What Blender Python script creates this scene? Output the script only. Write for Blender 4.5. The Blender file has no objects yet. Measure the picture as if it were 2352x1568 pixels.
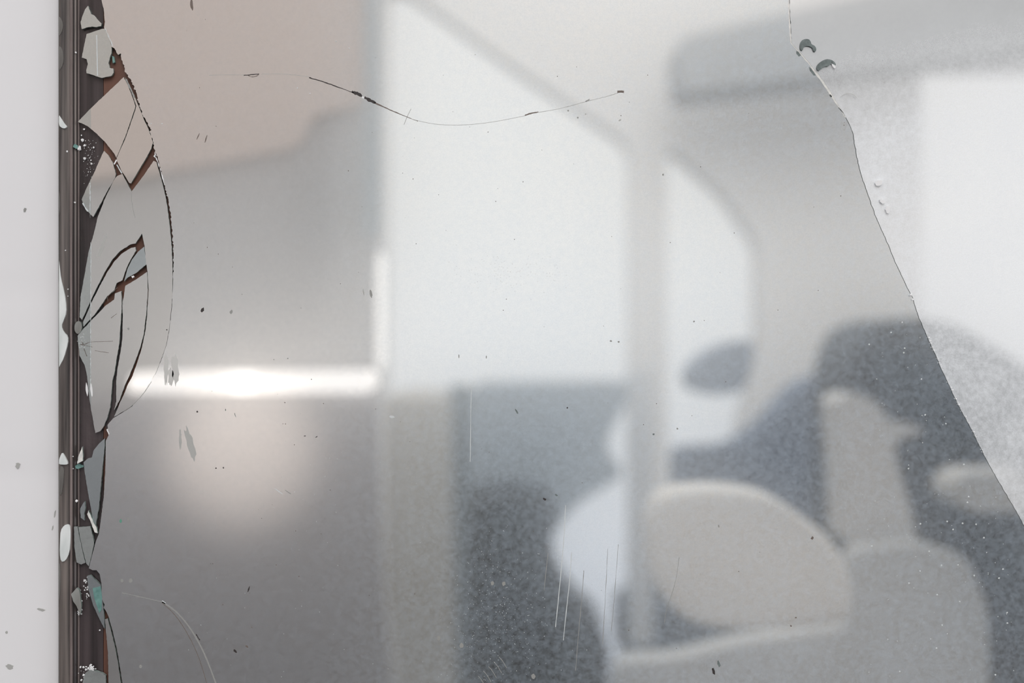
import bpy, bmesh, math, random
from mathutils import Vector
random.seed(7)

# ------------------------------------------------------------------ camera, world, lamps, exposure
D0 = 0.32667                  # camera to mirror face (metres); the frame is 235 mm wide there
YM = -0.0035                  # mirror face
CY = YM - D0
CZ = 1.5
cam_data = bpy.data.cameras.new('camera')
cam = bpy.data.objects.new('camera', cam_data)
bpy.context.scene.collection.objects.link(cam)
cam.location = (0, CY, CZ)
cam.rotation_euler = (math.pi / 2, 0, 0)
cam_data.lens = 50; cam_data.sensor_width = 36
cam_data.clip_start = 0.01
cam_data.dof.use_dof = True
cam_data.dof.focus_distance = D0
cam_data.dof.aperture_fstop = 9.0
cam_data.dof.aperture_blades = 0
bpy.context.scene.camera = cam

world = bpy.data.worlds.new('world'); bpy.context.scene.world = world
world.use_nodes = True
nt = world.node_tree; nt.nodes.clear()
tc = nt.nodes.new('ShaderNodeTexCoord'); sx = nt.nodes.new('ShaderNodeSeparateXYZ')
mr = nt.nodes.new('ShaderNodeMapRange'); mr.inputs[1].default_value = -1; mr.inputs[2].default_value = 1
rp = nt.nodes.new('ShaderNodeValToRGB'); bg = nt.nodes.new('ShaderNodeBackground'); ow = nt.nodes.new('ShaderNodeOutputWorld')
nt.links.new(tc.outputs['Generated'], sx.inputs[0]); nt.links.new(sx.outputs['Z'], mr.inputs[0])
nt.links.new(mr.outputs[0], rp.inputs[0]); nt.links.new(rp.outputs[0], bg.inputs[0]); nt.links.new(bg.outputs[0], ow.inputs[0])
els = rp.color_ramp.elements
els[0].position = 0.0; els[0].color = (.03, .03, .033, 1)
els[1].position = 1.0; els[1].color = (1.0, 1.0, 1.0, 1)
for p, c in ((.34, (.05, .05, .055)), (.40, (.70, .74, .82)), (.485, (.84, .85, .86)), (.56, (.83, .825, .81))):
    e = els.new(p); e.color = (*c, 1)
bg.inputs[1].default_value = 1.0

def lamp(name, kind, loc, target, energy, size=.3, color=(1, 1, 1), **kw):
    l = bpy.data.lights.new(name, kind); l.energy = energy; l.color = color
    if kind == 'AREA': l.size = size
    else: l.shadow_soft_size = size
    for k, v in kw.items(): setattr(l, k, v)
    o = bpy.data.objects.new(name, l); bpy.context.scene.collection.objects.link(o)
    o.location = loc
    o.rotation_euler = (Vector(target) - Vector(loc)).to_track_quat('-Z', 'Y').to_euler()
    return o

def R(px, py, L):             # the point of the room, L metres in front of the mirror, that shows at this place of the mirror
    s = (D0 + L) / D0 * 1e-4
    return Vector(((px - 1176) * s, YM - L, CZ + (784 - py) * s))

lamp('ceiling_lamp', 'AREA', (.2, -1.3, 2.5), (0, 0, 1.45), 9, .8, (1, .98, .95))  # added fill, out of view, brightens the mirror wall
lamp('back_lamp', 'AREA', (.3, -1.2, 2.6), (.2, -3.2, 1.6), 10, .8, (1, .98, .96))  # second added fill, unseen, lifts the back wall
t = R(560, 1035, 1.0)
lamp('reading_spot', 'SPOT', (t.x + .1, t.y + .55, t.z + .06), t, 14, .02, (1, .88, .77), spot_size=.32, spot_blend=1.0)  # unseen spot added to cast the warm glow on the cabinet

sc = bpy.context.scene
sc.view_settings.view_transform = 'Standard'; sc.view_settings.look = 'None'
sc.view_settings.exposure = 0.1; sc.view_settings.gamma = 1.0
sc.view_settings.use_curve_mapping = False
C = sc.collection

# ------------------------------------------------------------------ materials
def lin(c):
    return tuple(((v / 255) / 12.92 if v <= 10 else (((v / 255) + .055) / 1.055) ** 2.4) for v in c)
def mat(name, rgb, rough=.6, metal=0.0, noise=None, spec=.5, bump=None, emit=None, coat=0):
    m = bpy.data.materials.new(name); m.use_nodes = True
    n = m.node_tree; b = n.nodes['Principled BSDF']
    b.inputs['Roughness'].default_value = rough; b.inputs['Metallic'].default_value = metal
    b.inputs['Specular IOR Level'].default_value = spec
    b.inputs['Coat Weight'].default_value = coat
    c = (*lin(rgb), 1)
    b.inputs['Base Color'].default_value = c
    if emit: b.inputs['Emission Color'].default_value = c; b.inputs['Emission Strength'].default_value = emit
    co = n.nodes.new('ShaderNodeTexCoord')
    if noise:
        rgb2, scale, stretch = noise
        mp = n.nodes.new('ShaderNodeMapping'); mp.inputs['Scale'].default_value = stretch
        no = n.nodes.new('ShaderNodeTexNoise'); no.inputs['Scale'].default_value = scale; no.inputs['Detail'].default_value = 5
        cr = n.nodes.new('ShaderNodeValToRGB')
        cr.color_ramp.elements[0].position = .35; cr.color_ramp.elements[0].color = c
        cr.color_ramp.elements[1].position = .68; cr.color_ramp.elements[1].color = (*lin(rgb2), 1)
        n.links.new(co.outputs['Object'], mp.inputs[0]); n.links.new(mp.outputs[0], no.inputs[0])
        n.links.new(no.outputs[0], cr.inputs[0]); n.links.new(cr.outputs[0], b.inputs['Base Color'])
    if bump:
        scale, strength, dist = bump
        no = n.nodes.new('ShaderNodeTexNoise'); no.inputs['Scale'].default_value = scale; no.inputs['Detail'].default_value = 6
        bp = n.nodes.new('ShaderNodeBump'); bp.inputs['Strength'].default_value = strength; bp.inputs['Distance'].default_value = dist
        n.links.new(co.outputs['Object'], no.inputs[0]); n.links.new(no.outputs[0], bp.inputs['Height']); n.links.new(bp.outputs[0], b.inputs['Normal'])
    return m

def mirror_mat(name, tint, dust, dustcol, mottle=.05, haze=.3, haze_rough=.16, spread=None):
    m = bpy.data.materials.new(name); m.use_nodes = True
    n = m.node_tree; n.nodes.clear(); N = n.nodes.new; lk = n.links.new
    out = N('ShaderNodeOutputMaterial')
    g = N('ShaderNodeBsdfGlossy'); g.inputs['Color'].default_value = (*tint, 1); g.inputs['Roughness'].default_value = 0.0
    g2 = N('ShaderNodeBsdfGlossy'); g2.inputs['Color'].default_value = (*tint, 1); g2.inputs['Roughness'].default_value = haze_rough
    mg = N('ShaderNodeMixShader'); mg.inputs[0].default_value = haze
    d = N('ShaderNodeBsdfDiffuse'); d.inputs['Color'].default_value = (*dustcol, 1)
    co = N('ShaderNodeTexCoord')
    n1 = N('ShaderNodeTexNoise'); n1.inputs['Scale'].default_value = 900; n1.inputs['Detail'].default_value = 3
    n2 = N('ShaderNodeTexNoise'); n2.inputs['Scale'].default_value = 45; n2.inputs['Detail'].default_value = 3
    n3 = N('ShaderNodeTexNoise'); n3.inputs['Scale'].default_value = 3500; n3.inputs['Detail'].default_value = 1
    for q in (n1, n2, n3): lk(co.outputs['Object'], q.inputs[0])
    a1 = N('ShaderNodeMapRange'); a1.inputs[1].default_value = .3; a1.inputs[2].default_value = .7
    a1.inputs[3].default_value = -mottle; a1.inputs[4].default_value = mottle; a1.clamp = False
    a2 = N('ShaderNodeMapRange'); a2.inputs[1].default_value = .3; a2.inputs[2].default_value = .7
    a2.inputs[3].default_value = dust * .8; a2.inputs[4].default_value = dust * 1.2; a2.clamp = False
    a3 = N('ShaderNodeMapRange'); a3.inputs[1].default_value = .3; a3.inputs[2].default_value = .7
    a3.inputs[3].default_value = -mottle * .5; a3.inputs[4].default_value = mottle * .5; a3.clamp = False
    lk(n1.outputs[0], a1.inputs[0]); lk(n2.outputs[0], a2.inputs[0]); lk(n3.outputs[0], a3.inputs[0])
    s = N('ShaderNodeMath'); s.operation = 'ADD'; lk(a1.outputs[0], s.inputs[0]); lk(a2.outputs[0], s.inputs[1])
    s2 = N('ShaderNodeMath'); s2.operation = 'ADD'; s2.use_clamp = True; lk(s.outputs[0], s2.inputs[0]); lk(a3.outputs[0], s2.inputs[1])
    if spread:                # the dust lies thicker towards one side: (x weight, z weight, from, to, least share)
        sp = N('ShaderNodeSeparateXYZ'); lk(co.outputs['Object'], sp.inputs[0])
        m1 = N('ShaderNodeMath'); m1.operation = 'MULTIPLY'; m1.inputs[1].default_value = spread[0]; lk(sp.outputs['X'], m1.inputs[0])
        m2 = N('ShaderNodeMath'); m2.operation = 'MULTIPLY_ADD'; m2.inputs[1].default_value = spread[1]; lk(sp.outputs['Z'], m2.inputs[0]); lk(m1.outputs[0], m2.inputs[2])
        m3 = N('ShaderNodeMapRange'); m3.interpolation_type = 'SMOOTHSTEP'; lk(m2.outputs[0], m3.inputs[0])
        m3.inputs[1].default_value = spread[2]; m3.inputs[2].default_value = spread[3]; m3.inputs[3].default_value = spread[4]; m3.inputs[4].default_value = 1
        m4 = N('ShaderNodeMath'); m4.operation = 'MULTIPLY'; m4.use_clamp = True; lk(s2.outputs[0], m4.inputs[0]); lk(m3.outputs[0], m4.inputs[1]); s2 = m4
    mx = N('ShaderNodeMixShader')
    lk(g.outputs[0], mg.inputs[1]); lk(g2.outputs[0], mg.inputs[2])
    lk(s2.outputs[0], mx.inputs[0]); lk(mg.outputs[0], mx.inputs[1]); lk(d.outputs[0], mx.inputs[2]); lk(mx.outputs[0], out.inputs[0])
    return m

M = {}
ZL = -.085            # where the dust of the right piece begins
M['mirror'] = mirror_mat('silvered_glass', (.93, .94, .935), .10, (.66, .78, .92), .065, .45, .16, (1, 0, -.03, .02, .3))
M['mirror_b'] = mirror_mat('dusty_silvered_glass', (1, 1, 1), .60, (.90, .93, .97), .10, .45, .16, (.2, -1, ZL, ZL + .036, .16))
M['shard'] = mirror_mat('shard_glass', (.90, .90, .885), .06, (.6, .62, .62), .01, .2)
M['shard_dull'] = mirror_mat('dull_shard_glass', (.62, .68, .70), .10, (.5, .56, .58), .02, .4)
M['bevel'] = mirror_mat('bevelled_glass', (.72, .76, .755), .10, (.6, .68, .66), .04, .5, .25)
M['glass_edge'] = mat('broken_glass_edge', (150, 165, 160), .25, .0, ((60, 70, 66), 900, (1, 1, 1)), .8)
M['teal_edge'] = mat('teal_glass_edge', (92, 132, 128), .2, .0, ((120, 160, 155), 700, (1, 1, 1)), .8)
M['white_edge'] = mat('crushed_glass', (232, 230, 226), .5, .0, ((205, 205, 203), 800, (1, 1, 1)))
M['wall'] = mat('white_painted_wall', (230, 229, 232), .75, 0, ((236, 235, 238), 14, (1, 1, .3)), .2, (60, .12, .0006))
M['brown'] = mat('brown_backing', (118, 78, 62), .45, 0, ((88, 58, 48), 120, (1, 1, .25)), .5)
M['black'] = mat('black_backing', (30, 25, 26), .22, 0, ((84, 74, 76), 200, (1.5, 1, .05)), .7, (400, .25, .0003))
M['channel'] = mat('dark_channel_metal', (52, 47, 47), .2, .25, ((134, 124, 120), 160, (4, 1, .12)), .8)
M['rib'] = mat('pinkish_channel_rib', (160, 146, 144), .35, .1, ((122, 110, 108), 300, (1, 1, .1)), .7)
M['rib_dark'] = mat('channel_groove', (52, 46, 47), .35, 0, None, .4)
M['facet'] = mat('bright_glass_facet', (244, 246, 247), .2, 0, ((205, 212, 212), 260, (1, 1, .3)), .9)  # near-white colour stands for reflected light on the lip
M['facet_soft'] = mat('soft_glass_facet', (118, 116, 113), .35, 0, ((92, 88, 86), 240, (1, 1, .3)), .6)  # grey colour for the fainter painted glints
M['mark_pale'] = mat('pale_grey_mark', (200, 199, 197), .6)
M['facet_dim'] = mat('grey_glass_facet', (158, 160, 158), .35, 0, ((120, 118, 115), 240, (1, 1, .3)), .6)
M['mark_dark'] = mat('dark_mark', (52, 46, 46), .6)
M['mark_brown'] = mat('brown_grey_mark', (110, 98, 92), .6)
M['mark_grey'] = mat('grey_mark', (150, 150, 148), .6)
M['mark_slate'] = mat('slate_mark', (92, 102, 102), .6, 0, ((122, 132, 132), 900, (1, 1, 1)))
M['mark_soft'] = mat('soft_grey_mark', (176, 176, 174), .6)
M['mark_teal'] = mat('teal_mark', (96, 150, 132), .6)
M['scratch'] = mat('pale_scratch', (205, 210, 212), .5)
M['scratch_dim'] = mat('dim_scratch', (150, 150, 148), .5)
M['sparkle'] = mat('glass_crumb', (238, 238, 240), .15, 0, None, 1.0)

# ------------------------------------------------------------------ helpers
def W(px, py, y=YM):          # a point at depth y that shows at this pixel
    s = (y - CY) / D0 * 1e-4
    return Vector(((px - 1176) * s, y, CZ + (784 - py) * s))

def link(name, me, parent=None, loc=(0, 0, 0)):
    o = bpy.data.objects.new(name, me); C.objects.link(o); o.location = loc
    if parent: o.parent = parent
    return o
def tag(o, label=None, cat=None, group=None, kind=None):
    if label: o['label'] = label
    if cat: o['category'] = cat
    if group: o['group'] = group
    if kind: o['kind'] = kind
    return o

def dense(pts, step=6, jit=0.0, closed=True, rng=None):
    rng = rng or random
    out = []
    n = len(pts)
    for i in range(n if closed else n - 1):
        a = pts[i]; b = pts[(i + 1) % n]
        L = math.hypot(b[0] - a[0], b[1] - a[1]); k = max(1, int(L / step))
        for j in range(k):
            t = j / k; q = jit if j else jit * .4
            out.append((a[0] + (b[0] - a[0]) * t + rng.uniform(-q, q), a[1] + (b[1] - a[1]) * t + rng.uniform(-q, q)))
    if not closed: out.append(pts[-1])
    return out

def smooth(pts, it=2, closed=True):
    for _ in range(it):
        out = []
        n = len(pts)
        if not closed: out.append(pts[0])
        for i in range(n if closed else n - 1):
            a = pts[i]; b = pts[(i + 1) % n]
            out += [(a[0] * .75 + b[0] * .25, a[1] * .75 + b[1] * .25), (a[0] * .25 + b[0] * .75, a[1] * .25 + b[1] * .75)]
        if not closed: out.append(pts[-1])
        pts = out
    return pts

def plate_mesh(name, pts, yf, yb, mats, fn=None, bevel_x=None, bevel_slope=.12, chamfer=0.0):
    """solid plate whose front face (at yf, seen at pts) is mats[0], its broken sides mats[1]"""
    bm = bmesh.new()
    f3 = [(fn or W)(x, y, yf) for x, y in pts]
    vs = [bm.verts.new(p) for p in f3]
    f = bm.faces.new(vs); f.normal_update()
    if f.normal.y > 0: f.normal_flip()
    if chamfer:
        pass
    r = bmesh.ops.extrude_face_region(bm, geom=[f])
    # extruded copy = back; move back
    nv = [g for g in r['geom'] if isinstance(g, bmesh.types.BMVert)]
    for v in nv: v.co.y += (yb - yf)
    bm.faces.ensure_lookup_table()
    # the original face stays in place (front)
    if f.is_valid is False: pass
    bmesh.ops.recalc_face_normals(bm, faces=bm.faces[:])
    if bevel_x is not None:
        xb = W(bevel_x, 0, yf).x
        bmesh.ops.bisect_plane(bm, geom=bm.verts[:] + bm.edges[:] + bm.faces[:], plane_co=(xb, 0, 0), plane_no=(1, 0, 0))
        for v in bm.verts:
            if v.co.x < xb - 1e-7 and abs(v.co.y - yf) < 1e-6: v.co.y += (xb - v.co.x) * bevel_slope
    for q in bm.faces:
        q.normal_update()
        q.material_index = 0 if q.normal.y < -.9 and abs(q.calc_center_median().y - yf) < abs(yb - yf) * .45 else 1
        if q.material_index == 0 and bevel_x is not None and q.calc_center_median().x < xb - 1e-6 and len(mats) > 2: q.material_index = 2
    me = bpy.data.meshes.new(name); bm.to_mesh(me); bm.free()
    for m in mats: me.materials.append(m)
    return me

def plate(name, pts, yf, yb, mats, parent=None, **kw):
    """as plate_mesh, with the origin at the middle of the plate"""
    me = plate_mesh(name, pts, yf, yb, mats, **kw)
    c = sum((v.co for v in me.vertices), Vector()) / len(me.vertices)
    for v in me.vertices: v.co -= c
    o = link(name, me, parent, c)
    return o

def ribbon_pts(line, widths):
    """closed outline of a line with varying width"""
    L, Rr = [], []
    n = len(line)
    for i, (x, y) in enumerate(line):
        a = line[max(0, i - 1)]; b = line[min(n - 1, i + 1)]
        dx, dy = b[0] - a[0], b[1] - a[1]; l = math.hypot(dx, dy) or 1
        w = widths(i / (n - 1)) / 2
        L.append((x - dy / l * w, y + dx / l * w)); Rr.append((x + dy / l * w, y - dx / l * w))
    return L + Rr[::-1]

def ribbon(name, line, widths, m, parent, jit=0.0, y=YM, th=3e-5, sm=2, step=8):
    if sm: line = smooth(line, sm, False)
    line = dense(line, step, 0, False)
    rng = random.Random(len(line) + int(line[0][0]))
    L, Rr = [], []
    n = len(line)
    wf = widths if callable(widths) else (lambda t, w=widths: w)
    for i, (x, yy) in enumerate(line):
        a = line[max(0, i - 1)]; b = line[min(n - 1, i + 1)]
        dx, dy = b[0] - a[0], b[1] - a[1]; l = math.hypot(dx, dy) or 1
        w = max(.25, wf(i / (n - 1))) / 2
        o1 = rng.uniform(-jit, jit); o2 = rng.uniform(-jit, jit)
        L.append((x - dy / l * (w + o1), yy + dx / l * (w + o1))); Rr.append((x + dy / l * (w + o2), yy - dx / l * (w + o2)))
    bm = bmesh.new()
    lv = [bm.verts.new(W(p[0], p[1], y - th)) for p in L]; rv = [bm.verts.new(W(p[0], p[1], y - th)) for p in Rr]
    lb = [bm.verts.new(W(p[0], p[1], y + th * .5)) for p in L]; rb = [bm.verts.new(W(p[0], p[1], y + th * .5)) for p in Rr]
    for i in range(n - 1):
        bm.faces.new((lv[i], lv[i + 1], rv[i + 1], rv[i])); bm.faces.new((lb[i], lv[i], lv[i + 1], lb[i + 1]))
        bm.faces.new((rb[i], rb[i + 1], rv[i + 1], rv[i]))
        bm.faces.new((lb[i], rb[i], rb[i + 1], lb[i + 1]))
    bmesh.ops.recalc_face_normals(bm, faces=bm.faces[:])
    me = bpy.data.meshes.new(name); bm.to_mesh(me); bm.free(); me.materials.append(m)
    c = sum((v.co for v in me.vertices), Vector()) / len(me.vertices)
    for v in me.vertices: v.co -= c
    return link(name, me, parent, c)

def blob(cx, cy, rx, ry, rot=0, n=14, j=.25, rng=random):
    out = []
    for i in range(n):
        a = 2 * math.pi * i / n; r = 1 + rng.uniform(-j, j)
        x, y = rx * math.cos(a) * r, ry * math.sin(a) * r
        out.append((cx + x * math.cos(rot) - y * math.sin(rot), cy + x * math.sin(rot) + y * math.cos(rot)))
    return out

def crumbs(name, spots, m, parent=None, y=YM - 1e-4, squash=.6):
    """many faceted grains in one mesh; spots = (px, py, radius in px, depth)"""
    bm = bmesh.new(); rng = random.Random(3)
    for s in spots:
        px, py, r = s[:3]; yy = s[3] if len(s) > 3 else y
        c = W(px, py, yy); r *= 1e-4
        ret = bmesh.ops.create_icosphere(bm, subdivisions=1, radius=r)
        for v in ret['verts']:
            v.co *= rng.uniform(.7, 1.25); v.co.y *= squash; v.co += c
    me = bpy.data.meshes.new(name); bm.to_mesh(me); bm.free(); me.materials.append(m)
    return link(name, me, parent)

# ------------------------------------------------------------------ the wall the mirror hangs on
bm = bmesh.new()
rng = random.Random(11)
xs = [-1.2, -.6, -.3] + [-.16 + i * .002 for i in range(31)] + [.2, .6, 1.2]
zs = [.0, .6, 1.2] + [1.38 + i * .003 for i in range(81)] + [1.8, 2.6]
def relief(x, z):            # two shallow filled seams cross the wall
    y = 0
    for z0, sl, w, h in ((1.5118, .03, .0022, .00012), (1.4690, -.02, .0028, .00018)):
        u = (z - z0 - sl * (x + .11)) / w; y += h * math.exp(-u * u)
    return y
grid = [[bm.verts.new((x, relief(x, z), z)) for x in xs] for z in zs]
for i in range(len(zs) - 1):
    for j in range(len(xs) - 1): f = bm.faces.new((grid[i][j], grid[i][j + 1], grid[i + 1][j + 1], grid[i + 1][j])); f.smooth = True
r = bmesh.ops.extrude_face_region(bm, geom=bm.faces[:])
for v in r['geom']:
    if isinstance(v, bmesh.types.BMVert): v.co.y = .12
bmesh.ops.recalc_face_normals(bm, faces=bm.faces[:])
me = bpy.data.meshes.new('wall_front'); bm.to_mesh(me); bm.free(); me.materials.append(M['wall'])
wall = tag(link('wall_front', me), kind='structure')
for i, (x, y, rx, ry, m) in enumerate(((57, 482, 3.5, 6, 'mark_grey'), (41, 1068, 5, 7, 'mark_soft'), (126, 1180, 2, 9, 'mark_soft'), (121, 1212, 1.5, 6, 'mark_soft'), (15, 1452, 3, 3, 'mark_soft'), (22, 1530, 9, 6, 'mark_soft'), (95, 1400, 9, 3, 'mark_soft'))):
    plate('scuff', blob(x, y, rx, ry, .2), -.00004, .00002, [M[m], M[m]], wall)

# ------------------------------------------------------------------ mirror: an Empty that holds pane, backing and edge channel
mirror = bpy.data.objects.new('mirror', None); C.objects.link(mirror)
mirror.location = (0, 0, CZ)
tag(mirror, 'large silvered mirror with a smashed left edge and dark edge channel on the white wall', 'mirror', kind='thing')
def child(o, p=mirror):
    o.parent = p; o.location -= p.location if p is mirror else Vector(); return o

main_left = [(237, -60), (233, 0), (238, 20), (241, 50), (239, 64), (246, 75), (251, 90), (257, 106), (266, 116), (272, 126), (276, 122), (280, 140), (285, 150), (287, 165),
    (294, 172), (300, 190), (307, 207), (316, 235), (325, 262), (334, 281), (343, 299), (349, 318), (354, 340), (361, 360), (368, 385), (375, 408), (382, 436), (387, 455),
    (392, 480), (395, 505), (398, 540), (399.5, 575), (400, 620), (398.5, 660), (396, 700), (391, 750), (384, 790), (372, 825), (360, 855), (348, 875), (330, 905), (305, 932),
    (285, 945), (260, 960), (247, 975), (249, 1000), (243, 1012), (242, 1077), (238, 1143), (232, 1191), (227, 1226), (220, 1243), (211, 1277), (204, 1305), (213, 1309), (222, 1309),
    (229, 1318), (233, 1341), (234, 1375), (240, 1388), (238, 1395), (243, 1402), (249, 1415), (259, 1450), (268, 1488), (274, 1522), (281, 1568), (290, 1640)]
crack_right = [(1806, -60), (1812, 0), (1814, 40), (1817, 100), (1838, 122), (1870, 160), (1893, 190), (1913, 222), (1935, 258), (1950, 285), (1958, 305), (1962, 330), (1968, 362),
    (1975, 395), (1990, 440), (2008, 490), (2032, 545), (2060, 612), (2080, 655), (2096, 685), (2108, 725), (2130, 775), (2152, 825), (2172, 870), (2200, 930), (2230, 985), (2262, 1050),
    (2290, 1100), (2330, 1168), (2370, 1240), (2480, 1430), (2600, 1640)]
rngj = random.Random(5)
ml = []
dl = dense(main_left, 3, 0, False)
for x, y in dl:
    j = 1.5 if 105 < y < 640 else .3
    if 180 < y < 300: x += 3; j = 2.6
    ml.append((x - (1.6 if 400 < y < 930 else 0) + rngj.uniform(-j, j), y + rngj.uniform(-j * .3, j * .3)))
cr = dense(crack_right, 6, 0, False)
crj = [(x + rngj.uniform(-.8, .8), y) for x, y in cr]
main_poly = ml + crj[::-1]
pane = child(plate('glass_pane', main_poly, YM, YM + .001, [M['mirror'], M['glass_edge']]))

right_poly = [(x + 1.2, y) for x, y in crj] + [(2900, 1640), (2900, -60)]
frag = plate('mirror_piece', right_poly, YM, YM + .001, [M['mirror_b'], M['glass_edge']])
frag.rotation_euler = (math.radians(.0), 0, math.radians(.12))
tag(frag, 'large dusty mirror piece right of the long slanting crack, brighter than the main pane', 'mirror piece')

# backing: brown board and black board
board = child(plate('backing_board', [(238, -80), (900, -80), (900, 1660), (238, 1660)], YM + .00125, -.0005, [M['brown'], M['brown']]))
tag(board, 'brown backing board')
far = child(plate('backing_sheet', [(901, -80), (2900, -80), (2900, 1660), (901, 1660)], YM + .00125, -.0005, [M['brown'], M['brown']]))
blk = child(plate('backing_strip', [(183, -80), (237, -80), (237, 1660), (183, 1660)], YM + .0013, -.0005, [M['black'], M['black']]))
tag(blk, 'black glossy backing strip')

# edge channel: an extruded profile (px, depth)
def profile(name, prof, m, y0=-80, y1=1660, seg=90, wob=0.0, smooth_f=True):
    bm = bmesh.new(); rows = []
    rg = random.Random(len(prof))
    for i in range(seg + 1):
        py = y0 + (y1 - y0) * i / seg
        rows.append([bm.verts.new(W(px + rg.uniform(-wob, wob), py, yy)) for px, yy in prof])
    for i in range(seg):
        for j in range(len(prof) - 1):
            f = bm.faces.new((rows[i][j], rows[i][j + 1], rows[i + 1][j + 1], rows[i + 1][j])); f.smooth = smooth_f
    bmesh.ops.recalc_face_normals(bm, faces=bm.faces[:])
    me = bpy.data.meshes.new(name); bm.to_mesh(me); bm.free(); me.materials.append(m)
    # face the room
    if sum(p.normal.y * p.area for p in me.polygons) > 0: me.flip_normals()
    return child(link(name, me))
ch = profile('edge_channel', [(134, -.0002), (134, YM + .0006), (135.5, YM + .0004), (140, YM + .0005), (148, YM + .0008), (156, YM + .0011), (160, YM + .0013), (183, YM + .0013), (184, YM + .002)], M['channel'])
tag(ch, 'dark metal edge channel')
def rib(px, w, h, m, name):
    n = 8
    return profile(name, [(px - w + 2 * w * i / n, YM + .0013 - h * math.sin(math.pi * i / n)) for i in range(n + 1)], m, wob=.12)
rib(163.5, 3.2, .0006, M['rib'], 'rib'); rib(181, 1.8, .0005, M['rib'], 'rib')
rib(169.5, 1.8, .0001, M['rib_dark'], 'groove'); rib(177, 1.4, .0001, M['rib_dark'], 'groove')

# glints reflected in the channel's lip, painted as bright and grey plates
lip_glints = [
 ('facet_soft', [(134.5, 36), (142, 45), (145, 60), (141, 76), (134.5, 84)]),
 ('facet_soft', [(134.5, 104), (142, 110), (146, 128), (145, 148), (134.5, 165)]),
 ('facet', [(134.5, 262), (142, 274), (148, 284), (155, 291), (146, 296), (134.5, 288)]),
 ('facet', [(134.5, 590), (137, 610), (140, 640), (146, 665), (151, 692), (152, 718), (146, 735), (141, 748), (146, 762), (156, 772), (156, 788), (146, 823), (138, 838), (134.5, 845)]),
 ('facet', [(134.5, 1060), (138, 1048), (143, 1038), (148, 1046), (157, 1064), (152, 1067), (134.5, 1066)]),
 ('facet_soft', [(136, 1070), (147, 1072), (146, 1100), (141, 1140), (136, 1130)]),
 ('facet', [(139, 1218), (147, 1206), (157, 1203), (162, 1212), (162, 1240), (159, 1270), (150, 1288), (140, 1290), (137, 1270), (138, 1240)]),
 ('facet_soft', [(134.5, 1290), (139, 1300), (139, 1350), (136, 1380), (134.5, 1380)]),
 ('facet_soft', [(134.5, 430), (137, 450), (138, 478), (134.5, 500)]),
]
for m, p in lip_glints:
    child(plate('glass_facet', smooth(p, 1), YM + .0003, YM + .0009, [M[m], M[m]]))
child(ribbon('lip', [(135.2, -60), (135.2, 800), (135.2, 1640)], .9, M['facet_dim'], None, y=YM + .0003, sm=0, step=60))

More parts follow.
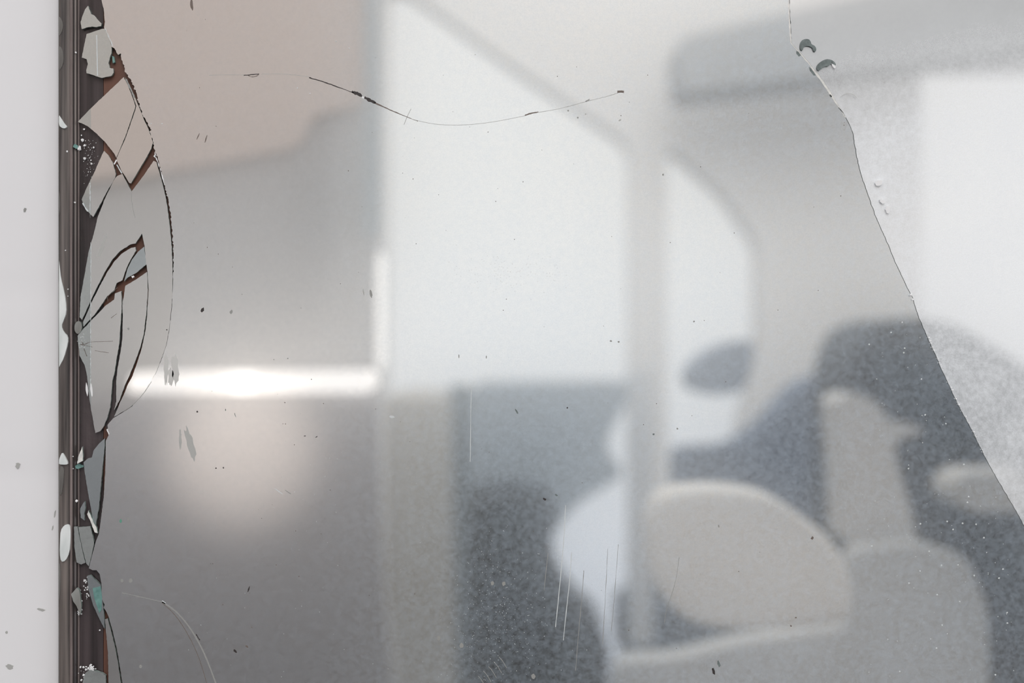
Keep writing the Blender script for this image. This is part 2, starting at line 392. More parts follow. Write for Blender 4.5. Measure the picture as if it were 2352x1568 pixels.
# ------------------------------------------------------------------ shards
SH = [
 ('small three-sided glass shard with a pointed top at the upper end of the broken edge', 'glass_shard', 'bevel',
  [(202, 13), (209, 32), (216, 35), (226, 47), (233, 54), (232, 60), (222, 62), (212, 61), (200, 63), (188, 67), (185, 50), (190, 35), (195, 22)], (0, .8)),
 ('tall pale shard with bitten corners just below the topmost small shard', 'glass_shard', 'bevel',
  [(199, 78), (236, 66), (240, 66), (249, 82), (256, 107), (256, 122), (252, 132), (249, 145), (252, 156), (260, 157), (261, 166), (256, 174), (233, 179), (216, 173), (199, 168), (198, 161), (202, 147), (199, 136), (188, 132), (192, 110)], (0, .6)),
 ('wide kite-shaped shard with a sharp left point below the brown notch', 'glass_shard', 'shard',
  [(284, 177), (291, 190), (300, 212), (311, 243), (309, 252), (288, 313), (267, 362), (262, 352), (243, 328), (220, 305), (200, 289), (178, 279), (205, 252), (245, 214)], (.05, .05)),
 ('slim blade shard right of the kite shard, its foot in the brown V gap', 'glass_shard', 'shard',
  [(286, 177), (297, 196), (309, 222), (322, 252), (332, 278), (341, 296), (348, 316), (351, 328), (347, 342), (341, 353), (301, 421), (297, 420), (278, 390), (269, 370), (268, 363), (290, 313), (311, 252), (313, 243), (302, 212)], (.0, -.1)),
 ('narrow shard with two points left of the brown V gap, beside black backing', 'glass_shard', 'shard',
  [(239, 346), (249, 356), (259, 374), (266, 399), (264, 409), (245, 441), (232, 466), (214, 498), (203, 487), (190, 466), (187, 458), (196, 437), (215, 399), (234, 356)], (.1, .1)),
 ('largest curved shard, from the brown V gap down past the middle of the edge', 'glass_shard', 'shard',
  [(269, 404), (281, 399), (302, 440), (330, 403), (353, 369), (359, 372), (365, 392), (373, 420), (380, 450), (385, 480), (390, 520), (394.5, 570), (396.5, 620), (395.5, 700), (390, 750), (383, 790), (371, 825), (359, 855), (347, 874), (329, 904), (304, 931), (284, 944), (262, 957),
   (277, 921), (284, 907), (293, 884), (303, 866), (314, 836), (326, 798), (334, 760), (338, 722), (341, 665), (339, 624), (335, 600), (332, 564), (326, 536), (311, 559), (300, 561), (276, 576), (258, 596), (242, 622), (223, 659), (206, 695), (188, 734), (182, 728), (184, 682), (194, 630), (203, 580), (215, 538), (224, 500), (241, 456), (262, 413)], (0, 0)),
 ('leaf-shaped shard between the two brown curved cracks that meet at the pinch', 'glass_shard', 'shard',
  [(190, 740), (208, 699), (226, 663), (245, 627), (262, 601), (279, 583), (301, 569), (311, 567), (312, 576), (300, 596), (290, 617), (281, 643), (268, 650), (262, 668), (246, 680), (238, 693), (219, 720), (191, 750)], (.1, .15)),
 ('small dull grey fan-shaped shard under the brown triangle', 'glass_shard', 'shard_dull',
  [(331, 566), (334, 590), (337, 606), (312, 627), (292, 638), (285, 646), (293, 617), (303, 596), (317, 578)], (.2, .4)),
 ('long pale shard below the pinch, tapering downward left of the thick dark crack', 'glass_shard', 'shard',
  [(264, 674), (279, 668), (279.5, 706), (278, 730), (275, 768), (274, 788), (269, 817), (263, 855), (258, 874), (255, 913), (253, 935), (247, 957), (239, 978), (230, 990), (219, 994), (211, 951), (205, 913), (200, 865), (194, 838), (182, 817), (177, 771), (189, 757), (221, 724), (243, 701), (262, 688)], (.05, .1)),
 ('curved blade shard between the thick dark crack and the thin outer crack', 'glass_shard', 'shard',
  [(288, 656), (312, 642), (338, 624), (339.5, 665), (336, 720), (330, 768), (322, 798), (308, 836), (296, 865), (287, 884), (281, 900), (275, 918), (262, 942), (267, 922), (267, 874), (270, 846), (277, 807), (281, 779), (282, 730), (281, 700)], (0, -.1)),
 ('blue-grey dagger shard pointing down in the lower half of the broken edge', 'glass_shard', 'shard_dull',
  [(241, 1006), (240, 1030), (236, 1067), (231, 1120), (227, 1165), (220, 1205), (213, 1191), (209, 1168), (201, 1124), (194, 1080), (192, 1061), (203, 1052), (211, 1050), (215, 1034), (228, 1018)], (.1, .3)),
 ('short sliver shard lying beside the tip of the blue-grey dagger shard', 'glass_shard', 'white_edge',
  [(203, 1172), (207, 1180), (214, 1198), (222, 1212), (224, 1224), (217, 1222), (209, 1200), (200, 1180)], (.5, 1)),
 ('thin white splinter standing on the channel above the teal glass chip', 'glass_splinter', 'white_edge',
  [(189, 1025), (190, 1040), (190, 1058), (180, 1063), (177, 1065), (180, 1048)], (.5, 1)),
 ('small grey triangular splinter on the channel left of the dagger shard', 'glass_splinter', 'shard_dull',
  [(194, 1151), (196, 1165), (193, 1180), (194, 1195), (185, 1188), (184, 1168)], (.5, 1)),
 ('narrow greenish shard on the channel left of the hairline near the bottom', 'glass_shard', 'bevel',
  [(170, 1209), (178, 1209), (182, 1230), (190, 1268), (196, 1292), (186, 1296), (176, 1291), (171, 1258)], (.2, .4)),
 ('broad greenish shard on the channel right of the hairline near the bottom', 'glass_shard', 'bevel',
  [(180, 1210), (207, 1208), (213, 1230), (216, 1247), (210, 1276), (204, 1300), (198, 1293), (191, 1266), (184, 1236)], (.2, .2)),
 ('slender shard with a teal core hanging over the top of the lower brown strip', 'glass_shard', 'shard_dull',
  [(200, 1322), (207, 1320), (220, 1332), (231, 1343), (234, 1362), (236, 1383), (239, 1415), (240, 1444), (228, 1420), (214, 1390), (203, 1352)], (.3, .3)),
 ('pale grainy shard in the channel groove left of the teal-cored shard', 'glass_shard', 'facet_dim',
  [(163, 1364), (176, 1350), (182, 1354), (187, 1392), (184, 1412), (176, 1392), (168, 1380)], (.5, .5)),
 ('long narrow sliver of mirror right of the lower brown strip', 'glass_shard', 'shard',
  [(241, 1422), (247, 1420), (256, 1452), (265, 1490), (271, 1524), (278, 1570), (282, 1640), (249, 1640), (249, 1560), (248, 1500)], (0, .1)),
 ('crushed glass block at the foot of the lower brown strip', 'glass_shard', 'bevel',
  [(196, 1545), (205, 1538), (218, 1540), (234, 1545), (243, 1551), (244, 1640), (186, 1640), (190, 1566)], (.2, .2)),
]
shards = {}
for i, (label, name, m, pts, tilt) in enumerate(SH):
    rg = random.Random(i + 20)
    big = max(p[1] for p in pts) - min(p[1] for p in pts) > 60
    p2 = dense(pts, 4, .35 if big else .5, True, rg)
    lift = 0.0 if big else .0002
    if name == 'glass_splinter' or (m in ('facet_dim', 'white_edge')): lift = -.0006
    kw = dict(bevel_x=209, bevel_slope=.10) if m in ('shard',) else {}
    o = plate(name, p2, YM + lift, YM + lift + .0009, [M[m], M['glass_edge'], M['bevel']], **kw)
    o.rotation_euler = (math.radians(tilt[0]), 0, math.radians(tilt[1]))
    tag(o, label, 'glass shard' if name == 'glass_shard' else 'glass splinter', 'broken mirror shards along the left edge')
    shards[i] = o
def on_shard(o, i):
    o.parent = shards[i]; o.location = shards[i].matrix_world.inverted() @ o.location if False else o.location - shards[i].location
    return o
bpy.context.view_layer.update()
# teal core of the slender shard, teal chip, pale rims
on_shard(plate('teal_core', [(213, 1350), (231, 1346), (234, 1372), (233, 1400), (228, 1408), (222, 1390), (216, 1372)], YM - .0001, YM + .0004, [M['teal_edge'], M['teal_edge']]), 16)
on_shard(crumbs('sparkling_rim', [(231 + random.uniform(-1.5, 1.5), 1350 + i * 4.2, random.uniform(.8, 1.6), YM + .0001) for i in range(13)], M['sparkle']), 16)
o = plate('glass_chip', blob(181, 1071, 10, 5.5, -.1), YM + .0006, YM + .0011, [M['teal_edge'], M['teal_edge']]); tag(o, 'small teal glass chip stuck on the channel under the white splinter', 'glass chip')
o = plate('glass_chip', [(257, 128), (262, 130), (264, 143), (259, 145)], YM + .0004, YM + .0012, [M['teal_edge'], M['teal_edge']]); tag(o, 'tiny teal glass chip in the brown notch near the top', 'glass chip')
o = plate('glass_chip', blob(174, 336, 6, 4.5, .2), YM + .0006, YM + .0011, [M['teal_edge'], M['teal_edge']]); tag(o, 'tiny teal glass chip on the channel left of the black crescent gap', 'glass chip')
o = plate('glass_bead', smooth([(177, 737), (185, 738), (189, 748), (186, 762), (178, 768), (171, 760), (171, 745)], 2), YM + .0001, YM + .0012, [M['facet_dim'], M['glass_edge']])
tag(o, 'rounded grey glass bead at the pinch where the curved cracks meet', 'glass chip')

# light reflexes are painted as pale ribbons; pale crushed rims along the shards
def edge_line(line, w, m, y=YM, jit=.4, name='chipped_edge'):
    return child(ribbon(name, line, w, M[m], None, jit=jit, y=y, sm=1, step=4))
for ln in ([(207, 420), (207, 500)], [(208.5, 556), (208.5, 640), (208, 740), (208, 900)]):
    edge_line(ln, 1.2, 'scratch', jit=.7, name='bevel_line')
edge_line([(222, 80), (223, 130), (224, 174)], 2.2, 'scratch', jit=.1, name='bevel_line')
dk = child(plate('dark_sealant', [(250, 700), (284, 700), (285, 800), (272, 860), (270, 960), (244, 985), (240, 960), (252, 900)], YM + .0011, YM + .00124, [M['black'], M['black']]))  # dark strip laid behind the thick crack
edge_line([(259, 106), (249, 82), (240, 64)], 1.6, 'scratch', jit=.8)
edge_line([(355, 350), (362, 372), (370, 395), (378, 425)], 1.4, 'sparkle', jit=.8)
edge_line([(309, 224), (300, 205), (289, 182)], 3.0, 'scratch_dim', jit=1.2)
edge_line([(284, 945), (304, 931), (329, 905), (348, 876)], 1.0, 'mark_grey', jit=.1)
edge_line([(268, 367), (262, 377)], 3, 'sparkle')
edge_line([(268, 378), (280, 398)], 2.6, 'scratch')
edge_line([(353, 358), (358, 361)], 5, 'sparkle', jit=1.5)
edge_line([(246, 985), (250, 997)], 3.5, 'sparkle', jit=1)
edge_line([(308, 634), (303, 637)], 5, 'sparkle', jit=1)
edge_line([(190, 466), (196, 478), (203, 486)], 2.5, 'scratch', jit=1)
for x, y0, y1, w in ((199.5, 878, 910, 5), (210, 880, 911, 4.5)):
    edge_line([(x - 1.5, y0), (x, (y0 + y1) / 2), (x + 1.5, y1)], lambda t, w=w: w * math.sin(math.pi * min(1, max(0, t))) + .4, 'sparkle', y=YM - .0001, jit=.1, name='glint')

# thin cracks over the glass (dark hairlines)
def crack(line, w, m='mark_dark', jit=.5, sm=2, name='crack', step=5):
    return child(ribbon(name, line, w, M[m], None, jit=jit, sm=sm, step=step))
def hump(a, b, w0, w1):
    return lambda t: w0 + (w1 - w0) * math.sin(math.pi * t)
c0 = crack([(560, 173), (580, 171), (595, 170)], 2.0)
crack([(570, 173), (578, 177), (588, 175), (594, 172)], 1.4, 'mark_brown')
crack([(480, 173), (520, 171), (560, 172)], .8, 'mark_soft', .1)
crack([(600, 170), (650, 169), (710, 176)], .8, 'mark_soft', .1)
crack([(710, 178), (750, 190), (790, 205), (812, 213)], 2.0, 'mark_dark', .6)
crack([(808, 211), (822, 215), (832, 221)], hump(0, 1, 3, 8), 'mark_dark', 1.2)
crack([(831, 222), (836, 225)], 4, 'sparkle')
crack([(837, 223), (850, 231), (863, 236)], hump(0, 1, 3, 7), 'mark_dark', 1.2)
crack([(860, 236), (900, 254), (940, 271), (960, 278)], lambda t: 3.4 - 2.6 * t, 'mark_brown', .5)
crack([(955, 276), (1000, 286), (1060, 288), (1130, 281), (1205, 266)], .9, 'mark_soft', .1)
crack([(1205, 265), (1220, 260), (1237, 257)], hump(0, 1, 1, 3.4), 'mark_brown', .5)
crack([(1237, 258), (1290, 249), (1345, 233), (1400, 220), (1420, 213)], 1.0, 'mark_soft', .2)
crack([(1345, 233), (1354, 228)], 2.2, 'mark_grey'); crack([(1418, 211), (1426, 210), (1433, 211)], 5, 'mark_brown', .6)
crack([(928, 286), (935, 268), (944, 250)], 1.2, 'mark_soft', .1)
# fine fissures at the pinch
for ln in ([(184, 791), (196, 790), (205, 785), (240, 784), (259, 783)], [(184, 791), (205, 795), (212, 797)], [(192, 800), (199, 818)], [(218, 805), (250, 810)], [(187, 782), (190, 790)], [(255, 730), (268, 720)], [(248, 692), (246, 680), (270, 660)]):
    crack(ln, .9, 'mark_brown', .2)
crack([(278, 670), (282, 700)], .9, 'scratch_dim', .1); crack([(341, 663), (339, 700)], 1.2, 'mark_brown', .5)
crack([(301, 441), (303, 470), (310, 500)], .8, 'scratch_dim', .1)
# long pale arc low on the left
crack([(280, 1361), (330, 1372), (372, 1382)], 1.2, 'scratch_dim', .1)
crack([(372, 1382), (405, 1403), (440, 1445), (470, 1500), (500, 1580)], 3.0, 'scratch_dim', .2)
crack([(372, 1384), (400, 1408), (430, 1452), (458, 1510), (478, 1580)], 1.2, 'mark_brown', .1)
crack([(372, 1380), (380, 1386)], 4, 'scratch'); crack([(450, 1456), (459, 1470)], 2, 'mark_dark')
# pale frosted crack at the upper right
child(ribbon('frosted_crack', [(1811, -40), (1812, 20), (1814, 60), (1817, 98)], 3.0, M['white_edge'], None, jit=.4, sm=1))
child(ribbon('frosted_crack', [(1817, 98), (1832, 114), (1852, 134), (1876, 166), (1896, 195), (1912, 220), (1930, 250), (1942, 270)], lambda t: 2 + 7 * math.sin(math.pi * min(1, t * 1.1)) ** .8, M['white_edge'], None, jit=.8, sm=1))
crack([(1926, 247), (1940, 262), (1950, 280), (1957, 300)], 1.8, 'mark_slate', .2)
for p in ([(1817, 22), (1822, 24), (1824, 36), (1830, 43), (1822, 42), (1819, 34)], [(1829, 117), (1834, 119), (1840, 127), (1835, 130), (1829, 123)], [(1858, 153), (1864, 158), (1874, 173), (1869, 173), (1860, 162)], [(1906, 216), (1911, 221), (1909, 224), (1905, 220)]):
    child(plate('chip_mark', p, YM - 3e-5, YM + 1e-5, [M['mark_slate'], M['mark_slate']]))
def frag_child(o):
    o.parent = frag; o.location -= frag.location; o.location.y -= .00012 * 1.5; return o
for p in ([(1838, 114), (1837, 104), (1840, 94), (1847, 90), (1857, 90), (1862, 96), (1863, 102), (1872, 106), (1875, 114), (1872, 120), (1868, 117), (1866, 110), (1858, 106), (1850, 106), (1845, 110), (1843, 117)],
          [(1875, 158), (1877, 148), (1886, 141), (1897, 136), (1908, 137), (1917, 143), (1920, 150), (1915, 149), (1909, 146), (1903, 152), (1893, 153), (1884, 160), (1880, 163)]):
    frag_child(plate('silvering_loss', smooth(p, 1), YM - 4e-4, YM + 1e-5, [M['mark_slate'], M['mark_slate']]))
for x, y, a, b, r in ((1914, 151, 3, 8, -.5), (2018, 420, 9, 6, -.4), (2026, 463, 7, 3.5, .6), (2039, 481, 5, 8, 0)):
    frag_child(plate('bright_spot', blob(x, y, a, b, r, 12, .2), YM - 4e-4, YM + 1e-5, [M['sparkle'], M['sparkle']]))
frag_child(ribbon('faint_ring', [(1932, 222), (1940, 216), (1952, 215), (1962, 219), (1968, 226)], 1.2, M['mark_soft'], None, y=YM - 3e-4))
# sparkling chips along the lower crack
frag_child(crumbs('sparkling_edge', [(x + 3 + random.uniform(-1, 1), y + random.uniform(-2, 2), random.uniform(.6, 2.0), YM - 4e-4) for x, y in dense(crack_right, 7, 0, False) if 770 < y < 1060 and random.random() < .6] + [(2092, 678, 3.5, YM - 4e-4), (2096, 688, 2.5, YM - 4e-4)], M['sparkle']))

# small marks on the pane: (px, py, half width, half height, turn, colour)
marks = [(465, 711, 3.5, 5.5, .5, 'mark_dark'), (531, 716, 3, 5, .3, 'mark_grey'), (381, 848, 5, 34, .0, 'mark_pale'), (403, 850, 8, 36, -.1, 'mark_pale'), (392, 866, 6, 20, -.0, 'mark_pale'),
 (437, 1020, 8, 40, -.25, 'mark_soft'), (414, 1010, 3, 24, .0, 'mark_soft'), (234, 566, 4, 27, .35, 'mark_soft'), (852, 674, 3, 9, -.2, 'mark_grey'), (835, 671, 1.5, 8, -.2, 'mark_soft'), (1054, 818, 1.2, 4.5, 0, 'mark_grey'),
 (1117, 820, 1, 3.5, 0, 'mark_grey'), (1187, 945, 2, 7, -.5, 'mark_slate'), (1303, 936, 1.8, 1.8, 0, 'mark_dark'), (1501, 997, 2.5, 2, 0, 'mark_slate'), (1556, 984, 2, 2, 0, 'mark_grey'),
 (1251, 1146, 4, 2.5, .6, 'mark_dark'), (1278, 1137, 3.5, 2, .5, 'mark_slate'), (540, 1495, 5, 2.5, .7, 'mark_dark'), (567, 1484, 4, 1.8, .6, 'mark_brown'), (571, 1353, 1.6, 7, .3, 'mark_dark'),
 (1639, 1541, 3.2, 8, -.25, 'mark_dark'), (1651, 1524, 3, 8, -.3, 'mark_slate'), (453, 945, 2, 2, 0, 'mark_dark'), (518, 941, 1, 2.4, 0, 'mark_slate'), (540, 953, 1, 5, -.3, 'mark_grey'), (455, 313, 1, 8, .4, 'mark_brown'), (473, 319, 1.2, 9, .3, 'mark_brown'),
 (277, 1196, 2.6, 4.5, 0, 'mark_teal'), (295, 1193, 1.6, 5, 0, 'mark_grey'), (496, 1075, 1.8, 1.5, 0, 'mark_dark'), (513, 1074, 1.5, 1.8, 0, 'mark_dark'), (700, 1001, 3, 1, 0, 'mark_dark'), (727, 1003, 3, 1, -.5, 'mark_dark'),
 (661, 823, 1.4, 1.6, 0, 'mark_grey'), (1523, 401, 2, 2.5, 0, 'mark_grey'), (1594, 738, 2, 2, 0, 'mark_grey'), (1403, 783, 2.5, 2, .4, 'mark_grey'), (1421, 785, 2.5, 2, 0, 'mark_grey'), (1424, 276, 4, 1.5, -.4, 'mark_soft'),
 (1305, 254, 2, 2, 0, 'mark_grey'), (1327, 270, 2, 2, 0, 'mark_grey'), (1345, 262, 1.6, 1.6, 0, 'mark_soft'), (900, 957, 6, 3, .2, 'scratch'), (295, 755, 2.4, 3, 0, 'mark_grey'), (440, 10, 3, 14, -.1, 'mark_brown'), (383, 757, 1.5, 1.5, 0, 'mark_dark'),
 (1817, 1437, 2, 2, 0, 'mark_brown'), (1828, 1418, 2, 1.6, 0, 'mark_brown'), (1866, 1235, 3, 4, .4, 'mark_brown'), (1651, 1208, 1.6, 3, 0, 'mark_grey'), (640, 1128, 12, 1, .6, 'scratch'), (662, 1130, 9, 1, .6, 'scratch_dim')]
for x, y, a, b, r, m in marks:
    rg = random.Random(int(x * 7 + y))
    child(plate('mark', blob(x, y, a, b, r, 12 if b < 20 else 22, .22, rg), YM - 3e-5, YM + 1e-5, [M[m], M[m]]))
# bright vertical rub scratches low in the middle
for ln, w, m in (([(1299, 1160), (1296, 1230), (1288, 1320), (1280, 1400), (1276, 1440)], 1.6, 'scratch'), ([(1313, 1268), (1308, 1340), (1300, 1410), (1294, 1470)], 1.6, 'scratch'), ([(1341, 1310), (1336, 1380), (1330, 1440), (1322, 1540)], 1.2, 'scratch_dim'),
                 ([(1259, 1270), (1254, 1310), (1250, 1355)], 1.2, 'scratch_dim'), ([(1083, 890), (1081, 960), (1080, 1060)], 1.2, 'scratch'), ([(1396, 1260), (1390, 1380), (1384, 1480)], .9, 'scratch_dim'), ([(1420, 1250), (1412, 1360), (1404, 1450)], .9, 'scratch_dim'),
                 ([(1560, 1280), (1552, 1340), (1530, 1400), (1526, 1430)], 1.0, 'scratch_dim')):
    crack(ln, w, m, .3, name='scratch', step=20)
for k, (x, y) in enumerate(((1098, 1552), (1110, 1540), (1122, 1530), (1134, 1519), (1146, 1508))):
    crack([(x, y), (x + 9, y + 10), (x + 18, y + 26)], 1.2, 'scratch_dim', .1, name='scratch')
# dust and pin-prick grains
rg = random.Random(9); spots = []
for _ in range(520):
    x, y = rg.gauss(1130, 70), rg.gauss(1430, 110)
    if 1030 < x < 1400 and 1150 < y < 1580: spots.append((x, y, rg.choice((.4, .5, .6, .9)), YM - 2e-5))
for _ in range(160):
    x, y = rg.uniform(1980, 2330), rg.uniform(740, 1560)
    lim = 1962 + (y - 330) * .43
    if x < lim - 8: spots.append((x, y, rg.choice((.8, 1, 1.3, 2.2)), YM - 2e-5))
for _ in range(90): spots.append((rg.uniform(420, 1030), rg.uniform(1000, 1560), rg.choice((.4, .6, .8)), YM - 2e-5))
for x, y in ((683, 202), (712, 215), (772, 95), (802, 111), (347, 284), (372, 284)): spots.append((x, y, 1.5, YM - 2e-5))
child(tag(crumbs('dust', spots, M['scratch'], None, squash=.3), kind='stuff'))
rg = random.Random(10)
child(tag(crumbs('dark_grains', [(rg.uniform(420, 1960), rg.uniform(30, 1500), rg.choice((.5, .7, .9, 1.2)), YM - 2e-5) for _ in range(150)] + [(rg.gauss(1170, 70), rg.gauss(630, 25), .5, YM - 2e-5) for _ in range(120)], M['mark_brown'], None, squash=.3), kind='stuff'))
for x, y, r in ((1157, 1340, 5), (1131, 1339, 5), (1060, 1482, 6), (1008, 1465, 5), (1225, 1553, 6), (300, 1333, 5), (280, 1333, 4), (323, 1530, 4)):
    child(plate('water_spot', blob(x, y, r * .8, r, 0, 12, .1), YM - 2e-5, YM + 1e-5, [M['scratch_dim'], M['scratch_dim']]))
# crumbs of glass on the black backing and channel
rg = random.Random(12); sp = []
for x, y, r in ((193, 297, 2.4), (189, 322, 4), (182, 342, 5), (183, 338, 4), (194, 334, 3), (195, 364, 4), (215, 339, 2.5), (187, 311, 2), (210, 376, 2.5), (209, 368, 2), (140, 338, 4), (154, 348, 2.6), (150, 575, 2), (156, 664, 1.6), (156, 680, 1.4), (172, 465, 2.4), (141, 1023, 3), (176, 1150, 3.4), (174, 121, 2.4), (168, 1048, 1.6), (168, 1076, 1.6), (229, 1447, 2.2)): sp.append((x, y, r, YM + .0009))
for _ in range(70): sp.append((rg.gauss(205, 9), rg.uniform(320, 430), rg.choice((.5, .8, 1.1)), YM + .0011))
for _ in range(110): sp.append((rg.choice((136, 163, 181)) + rg.gauss(0, 2), rg.uniform(0, 1568), rg.choice((.5, .7, 1)), YM + .002))
for _ in range(90): sp.append((rg.gauss(205, 9), rg.uniform(1530, 1568), rg.choice((1, 1.6, 2.4)), YM + .0002))
for _ in range(40): sp.append((rg.gauss(183, 3), rg.uniform(1355, 1412), rg.choice((.8, 1.4, 2)), YM + .0002))
for _ in range(30): sp.append((rg.gauss(199, 4), rg.uniform(1325, 1375), rg.choice((.8, 1.4, 2)), YM + .0004))
for _ in range(20): sp.append((rg.gauss(211, 3), rg.uniform(1525, 1542), rg.choice((1, 1.6, 2.4)), YM + .0002))
for _ in range(26): sp.append((rg.gauss(188, 5), rg.uniform(765, 800), rg.choice((.5, .8)), YM - .0001))
tag(crumbs('glass_crumbs', sp, M['sparkle'], None, squash=.6), 'glittering crumbs of broken glass on the channel and black backing', 'glass crumbs', kind='stuff')

# ------------------------------------------------------------------ the room that the mirror shows, out of focus
def RF(L):
    return lambda px, py, y: R(px, py, L)
def solid(name, pts, L, depth, m, sm=1, label=None, cat=None, parent=None, bevel=.0, kind=None, group=None):
    if sm: pts = smooth(dense(pts, 60), sm)
    y = YM - L
    bm = bmesh.new()
    vs = [bm.verts.new(R(px, py, L)) for px, py in pts]
    f = bm.faces.new(vs)
    r = bmesh.ops.extrude_face_region(bm, geom=[f])
    for v in r['geom']:
        if isinstance(v, bmesh.types.BMVert): v.co.y -= depth
    bmesh.ops.recalc_face_normals(bm, faces=bm.faces[:])
    me = bpy.data.meshes.new(name); bm.to_mesh(me); bm.free(); me.materials.append(m)
    c = sum((v.co for v in me.vertices), Vector()) / len(me.vertices)
    for v in me.vertices: v.co -= c
    o = link(name, me, parent, c)
    if bevel:
        b = o.modifiers.new('bevel', 'BEVEL'); b.width = bevel; b.segments = 4; b.limit_method = 'ANGLE'
        for p in me.polygons: p.use_smooth = True
    return tag(o, label, cat, group, kind)
def rect(x0, y0, x1, y1): return [(x0, y0), (x1, y0), (x1, y1), (x0, y1)]
def rm(name, rgb, rough=.7, spec=.3, **k): return mat(name, rgb, rough, 0, None, spec, **k)

# floor
bm = bmesh.new(); bmesh.ops.create_cube(bm, size=1)
for v in bm.verts: v.co = Vector((v.co.x * 5, v.co.y * 5 - 2.4, v.co.z * .1 - .05))
me = bpy.data.meshes.new('floor'); bm.to_mesh(me); bm.free(); me.materials.append(mat('grey_floor', (120, 118, 116), .5, 0, ((100, 98, 97), 3, (1, 8, 1))))
tag(link('floor', me), kind='structure')

# curved pale cabinet on the left: vertical front, its foot curved under to make it shade darker downward
def curved(name, x0, x1, L, prof, m, th=.03, label=None, cat=None, parent=None):
    """front sheet at distance L; prof = (py, further distance)"""
    bm = bmesh.new(); rows = []
    for py, dl in prof:
        s = (D0 + L) / D0 * 1e-4
        z = CZ + (784 - py) * s
        rows.append([bm.verts.new(((x0 - 1176) * s, YM - L - dl, z)), bm.verts.new(((x1 - 1176) * s, YM - L - dl, z))])
    for i in range(len(rows) - 1):
        f = bm.faces.new((rows[i][0], rows[i][1], rows[i + 1][1], rows[i + 1][0])); f.smooth = True
    bmesh.ops.recalc_face_normals(bm, faces=bm.faces[:])
    me = bpy.data.meshes.new(name); bm.to_mesh(me); bm.free(); me.materials.append(m)
    if sum(p.normal.y * p.area for p in me.polygons) < 0: me.flip_normals()
    o = link(name, me, parent)
    s = o.modifiers.new('solid', 'SOLIDIFY'); s.thickness = th; s.offset = -1
    return tag(o, label, cat)
prof = [(-700, .0), (-300, .0), (0, 0), (400, 0), (780, .0)]
R0 = 1050 * (D0 + 1.0) / D0 * 1e-4
for i in range(1, 11):
    a = math.radians(5.5 * i)
    prof.append((830 + 1050 * math.sin(a), R0 * (1 - math.cos(a))))
prof.append((prof[-1][0] + 300, prof[-1][1] + .01))
CAB = rm('warm_grey_lacquer', (198, 196, 195), .35, .5)
cab = curved('cabinet', -1600, 868, 1.0, prof, CAB, label='pale grey cabinet with a rounded foot, blurred in the left of the mirror', cat='cabinet')
low = curved('lower_door', -1600, 866, .992, [(912, 0)] + [(p, d) for p, d in prof if p > 915], rm('darker_grey_lacquer', (184, 181, 182), .3, .5), th=.006); low.parent = cab  # shade of the lower front put into a darker colour
s1 = (D0 + 1) / D0 * 1e-4
top = solid('upper_door', [(-1600, -700), (842, -700), (842, 240), (715, 262), (690, 335), (560, 360), (230, 420), (-1600, 460)], .985, .012, rm('beige_lacquer', (218, 203, 194), .4, .5), sm=2, parent=None)
top.parent = cab
lb = solid('light_bar', [(290, 856), (858, 852), (858, 902), (290, 902)], .93, .045, mat('lit_diffuser', (255, 250, 246), .5, emit=.80), sm=1, label='lit horizontal light bar fixed across the blurred cabinet', cat='lamp')
ls = solid('light_strip', [(864, 580), (878, 580), (878, 850), (864, 850)], .93, .03, mat('lit_strip', (255, 252, 248), .5, emit=.6), sm=1); ls.parent = lb; ls.location -= lb.location  # glowing strip added in place of a highlight on the cabinet edge
sp_ = solid('side_panel', [(836, -700), (873, -700), (873, 540), (836, 540)], .97, .012, rm('blue_grey_panel', (176, 184, 187), .4, .5), sm=0); sp_.parent = cab
b = solid('bulb_cover', blob(553, 878, 34, 24, 0, 18, 0), .925, .03, mat('lit_bulb_cover', (255, 252, 248), .5, emit=1.6), sm=1); b.parent = lb; b.location -= lb.location

# back wall with window openings: pieces of one mesh through a filled 2-D curve
def holed(name, outer, holes, L, depth, m, **k):
    cu = bpy.data.curves.new(name, 'CURVE'); cu.dimensions = '2D'; cu.fill_mode = 'BOTH'; cu.extrude = depth / 2
    for ring in [outer] + holes:
        sp = cu.splines.new('POLY'); sp.points.add(len(ring) - 1); sp.use_cyclic_u = True
        for q, (px, py) in zip(sp.points, ring):
            w = R(px, py, L); q.co = (w.x, w.z - CZ, 0, 1)
    tmp = bpy.data.objects.new(name, cu); C.objects.link(tmp)
    bpy.context.view_layer.update()
    me = bpy.data.meshes.new_from_object(tmp); bpy.data.objects.remove(tmp)
    me.name = name; me.materials.clear(); me.materials.append(m)
    o = link(name, me, None, (0, YM - L - depth / 2, CZ)); o.rotation_euler = (math.pi / 2, 0, 0)
    return tag(o, **k)
winA = [(884, -250), (884, 1600), (1450, 1600), (1450, 330), (1180, 150), (930, -30), (880, -250)][1:-1] + [(884, -40)]
winB = [(1532, 330), (1532, 1560), (1700, 1560), (1700, 990), (1745, 800), (1745, 560), (1660, 440)]
winC = [(2130, 150), (2130, 1200), (2700, 1200), (2700, 150)]
holed('wall_back', [(-1600, -900), (3400, -900), (3400, 2300), (-1600, 2300)], [smooth(dense(winA, 80), 2), smooth(dense(winB, 60), 2), winC], 3.0, .12, rm('back_wall_paint', (232, 229, 226)), kind='structure')
for nm, p in (('window_1', winA), ('window_2', winB), ('window_3', winC)):
    xs_ = [q[0] for q in p]; ys_ = [q[1] for q in p]
    x0, x1, y0, y1 = min(xs_), max(xs_), min(ys_), max(ys_)
    y = YM - 3.13
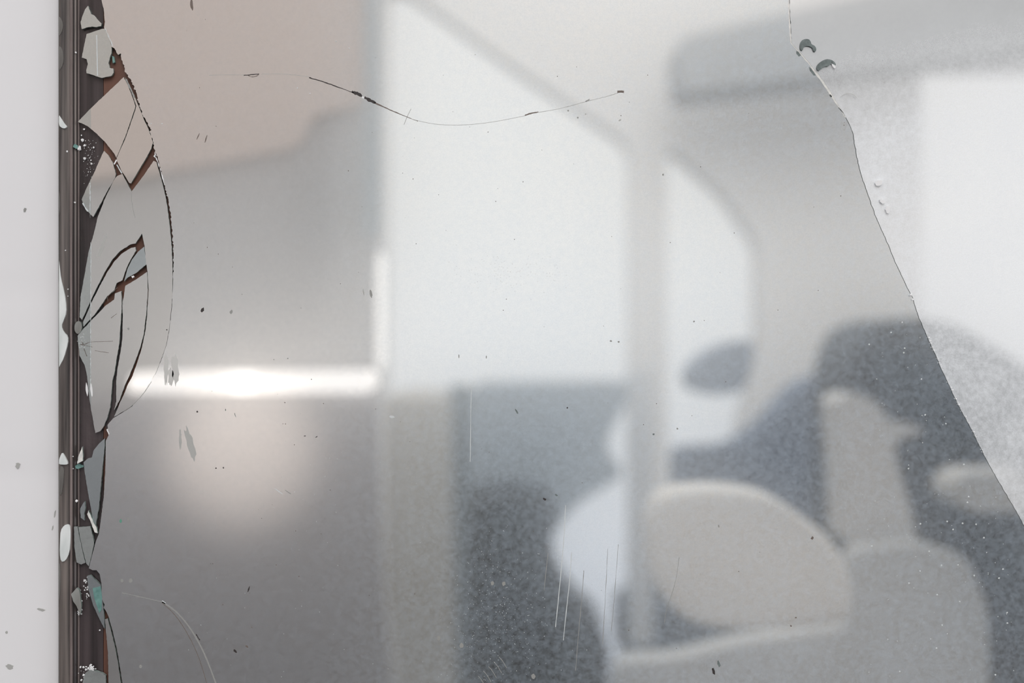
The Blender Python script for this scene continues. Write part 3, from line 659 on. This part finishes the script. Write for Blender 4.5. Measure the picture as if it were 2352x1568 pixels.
# sloping beam across the upper right
solid('ceiling_beam', [(1556, 88), (1850, 20), (2200, -60), (2500, -160), (2500, 90), (1880, 175), (1565, 212)], 2.6, .2, rm('beam_paint', (158, 160, 162)), sm=1, label='grey ceiling beam crossing the upper right of the blurred reflection', cat='beam')
solid('column', [(884, 905), (1020, 905), (1035, 1700), (884, 1700)], 1.6, .25, rm('beige_column', (166, 163, 158)), sm=0, bevel=.012, label='beige upright column right of the blurred cabinet', cat='column')
solid('post', rect(1034, 885, 1078, 1700), 1.9, .06, rm('slate_post', (112, 122, 128)), sm=0, label='narrow slate post beside the beige column', cat='post')
SL = rm('slate_blue', (150, 159, 167)); SD = rm('dark_slate', (22, 29, 34)); SM_ = rm('mid_slate', (72, 82, 94))
solid('sideboard', [(1078, 888), (1478, 884), (1425, 945), (1385, 1030), (1440, 1088), (1320, 1160), (1250, 1250), (1060, 1250)], 2.4, .4, SL, sm=1, label='blue-grey sideboard under the wide blurred window', cat='sideboard')
solid('armchair', [(1050, 1165), (1180, 1150), (1290, 1165), (1262, 1260), (1290, 1360), (1345, 1430), (1400, 1470), (1400, 1750), (1020, 1750)], 2.0, .33, SD, sm=2, label='dark armchair low in the middle of the blurred reflection', cat='armchair')
solid('post', rect(1448, 850, 1500, 1480), 1.8, .06, rm('pale_post', (196, 198, 200)), sm=0, label='pale upright post right of the blue-grey sideboard', cat='post')
solid('stool', [(1440, 1425), (1560, 1395), (1760, 1400), (1760, 1560), (1440, 1560)], 2.0, .3, rm('stool_slate', (70, 82, 96)), sm=2, label='slate stool under the pale rounded cushion', cat='stool')
hang = solid('hanging_cloth', [(1580, 870), (1600, 830), (1660, 790), (1740, 775), (1722, 870), (1700, 905), (1600, 908)], 1.5, .1, rm('plant_slate', (120, 130, 144)), sm=2, label='small slate cloth hanging before the second window', cat='cloth')
solid('hanging_cloth', [(1560, 1040), (1600, 1035), (1690, 1032), (1760, 985), (1790, 950), (1860, 872), (1960, 862), (1960, 1260), (1700, 1300), (1560, 1200)], 1.55, .12, rm('coat_slate', (94, 108, 128)), sm=1, label='mid slate cloth hanging behind the pale cushion', cat='cloth')
solid('hanging_cloth', [(1955, 860), (1975, 790), (2010, 745), (2090, 725), (2200, 740), (2352, 830), (2460, 900), (2460, 1700), (2284, 1700), (2276, 1400), (2235, 1290), (2110, 1300), (1950, 1300)], 1.25, .2, rm('coat_dark', (34, 46, 58)), sm=1, label='darkest slate cloth at the right of the blurred reflection', cat='cloth')
solid('bottle', [(1922, 908), (1990, 905), (2030, 942), (2040, 968), (2118, 980), (2120, 996), (2058, 1008), (2056, 1050), (2095, 1180), (2108, 1255), (1945, 1255), (1935, 1060)], .75, .06, rm('grey_bottle', (202, 199, 195)), sm=1, label='grey spray bottle with a side spout, blurred right of the cushion', cat='bottle')
solid('cup', [(2182, 1140), (2210, 1085), (2380, 1085), (2380, 1175), (2230, 1178)], .8, .06, rm('pale_cup', (186, 184, 181)), sm=1, label='pale low cup near the right edge of the blurred reflection', cat='cup')
solid('bench', [(1390, 1750), (1420, 1520), (1560, 1512), (1700, 1475), (1950, 1440), (1955, 1262), (2110, 1245), (2225, 1282), (2272, 1400), (2280, 1750)], .7, .035, rm('grey_bench', (182, 182, 181)), sm=2, bevel=.01, label='grey padded bench along the bottom right of the reflection', cat='bench')
solid('cushion', [(1492, 1190), (1520, 1138), (1600, 1124), (1700, 1126), (1790, 1145), (1850, 1190), (1905, 1232), (1942, 1285), (1962, 1345), (1962, 1405), (1940, 1432), (1850, 1445), (1700, 1452), (1600, 1440), (1540, 1400), (1500, 1330)], .42, .05, rm('pale_cushion', (217, 213, 207)), sm=2, bevel=.008, label='large pale rounded cushion in the lower right of the reflection', cat='cushion')
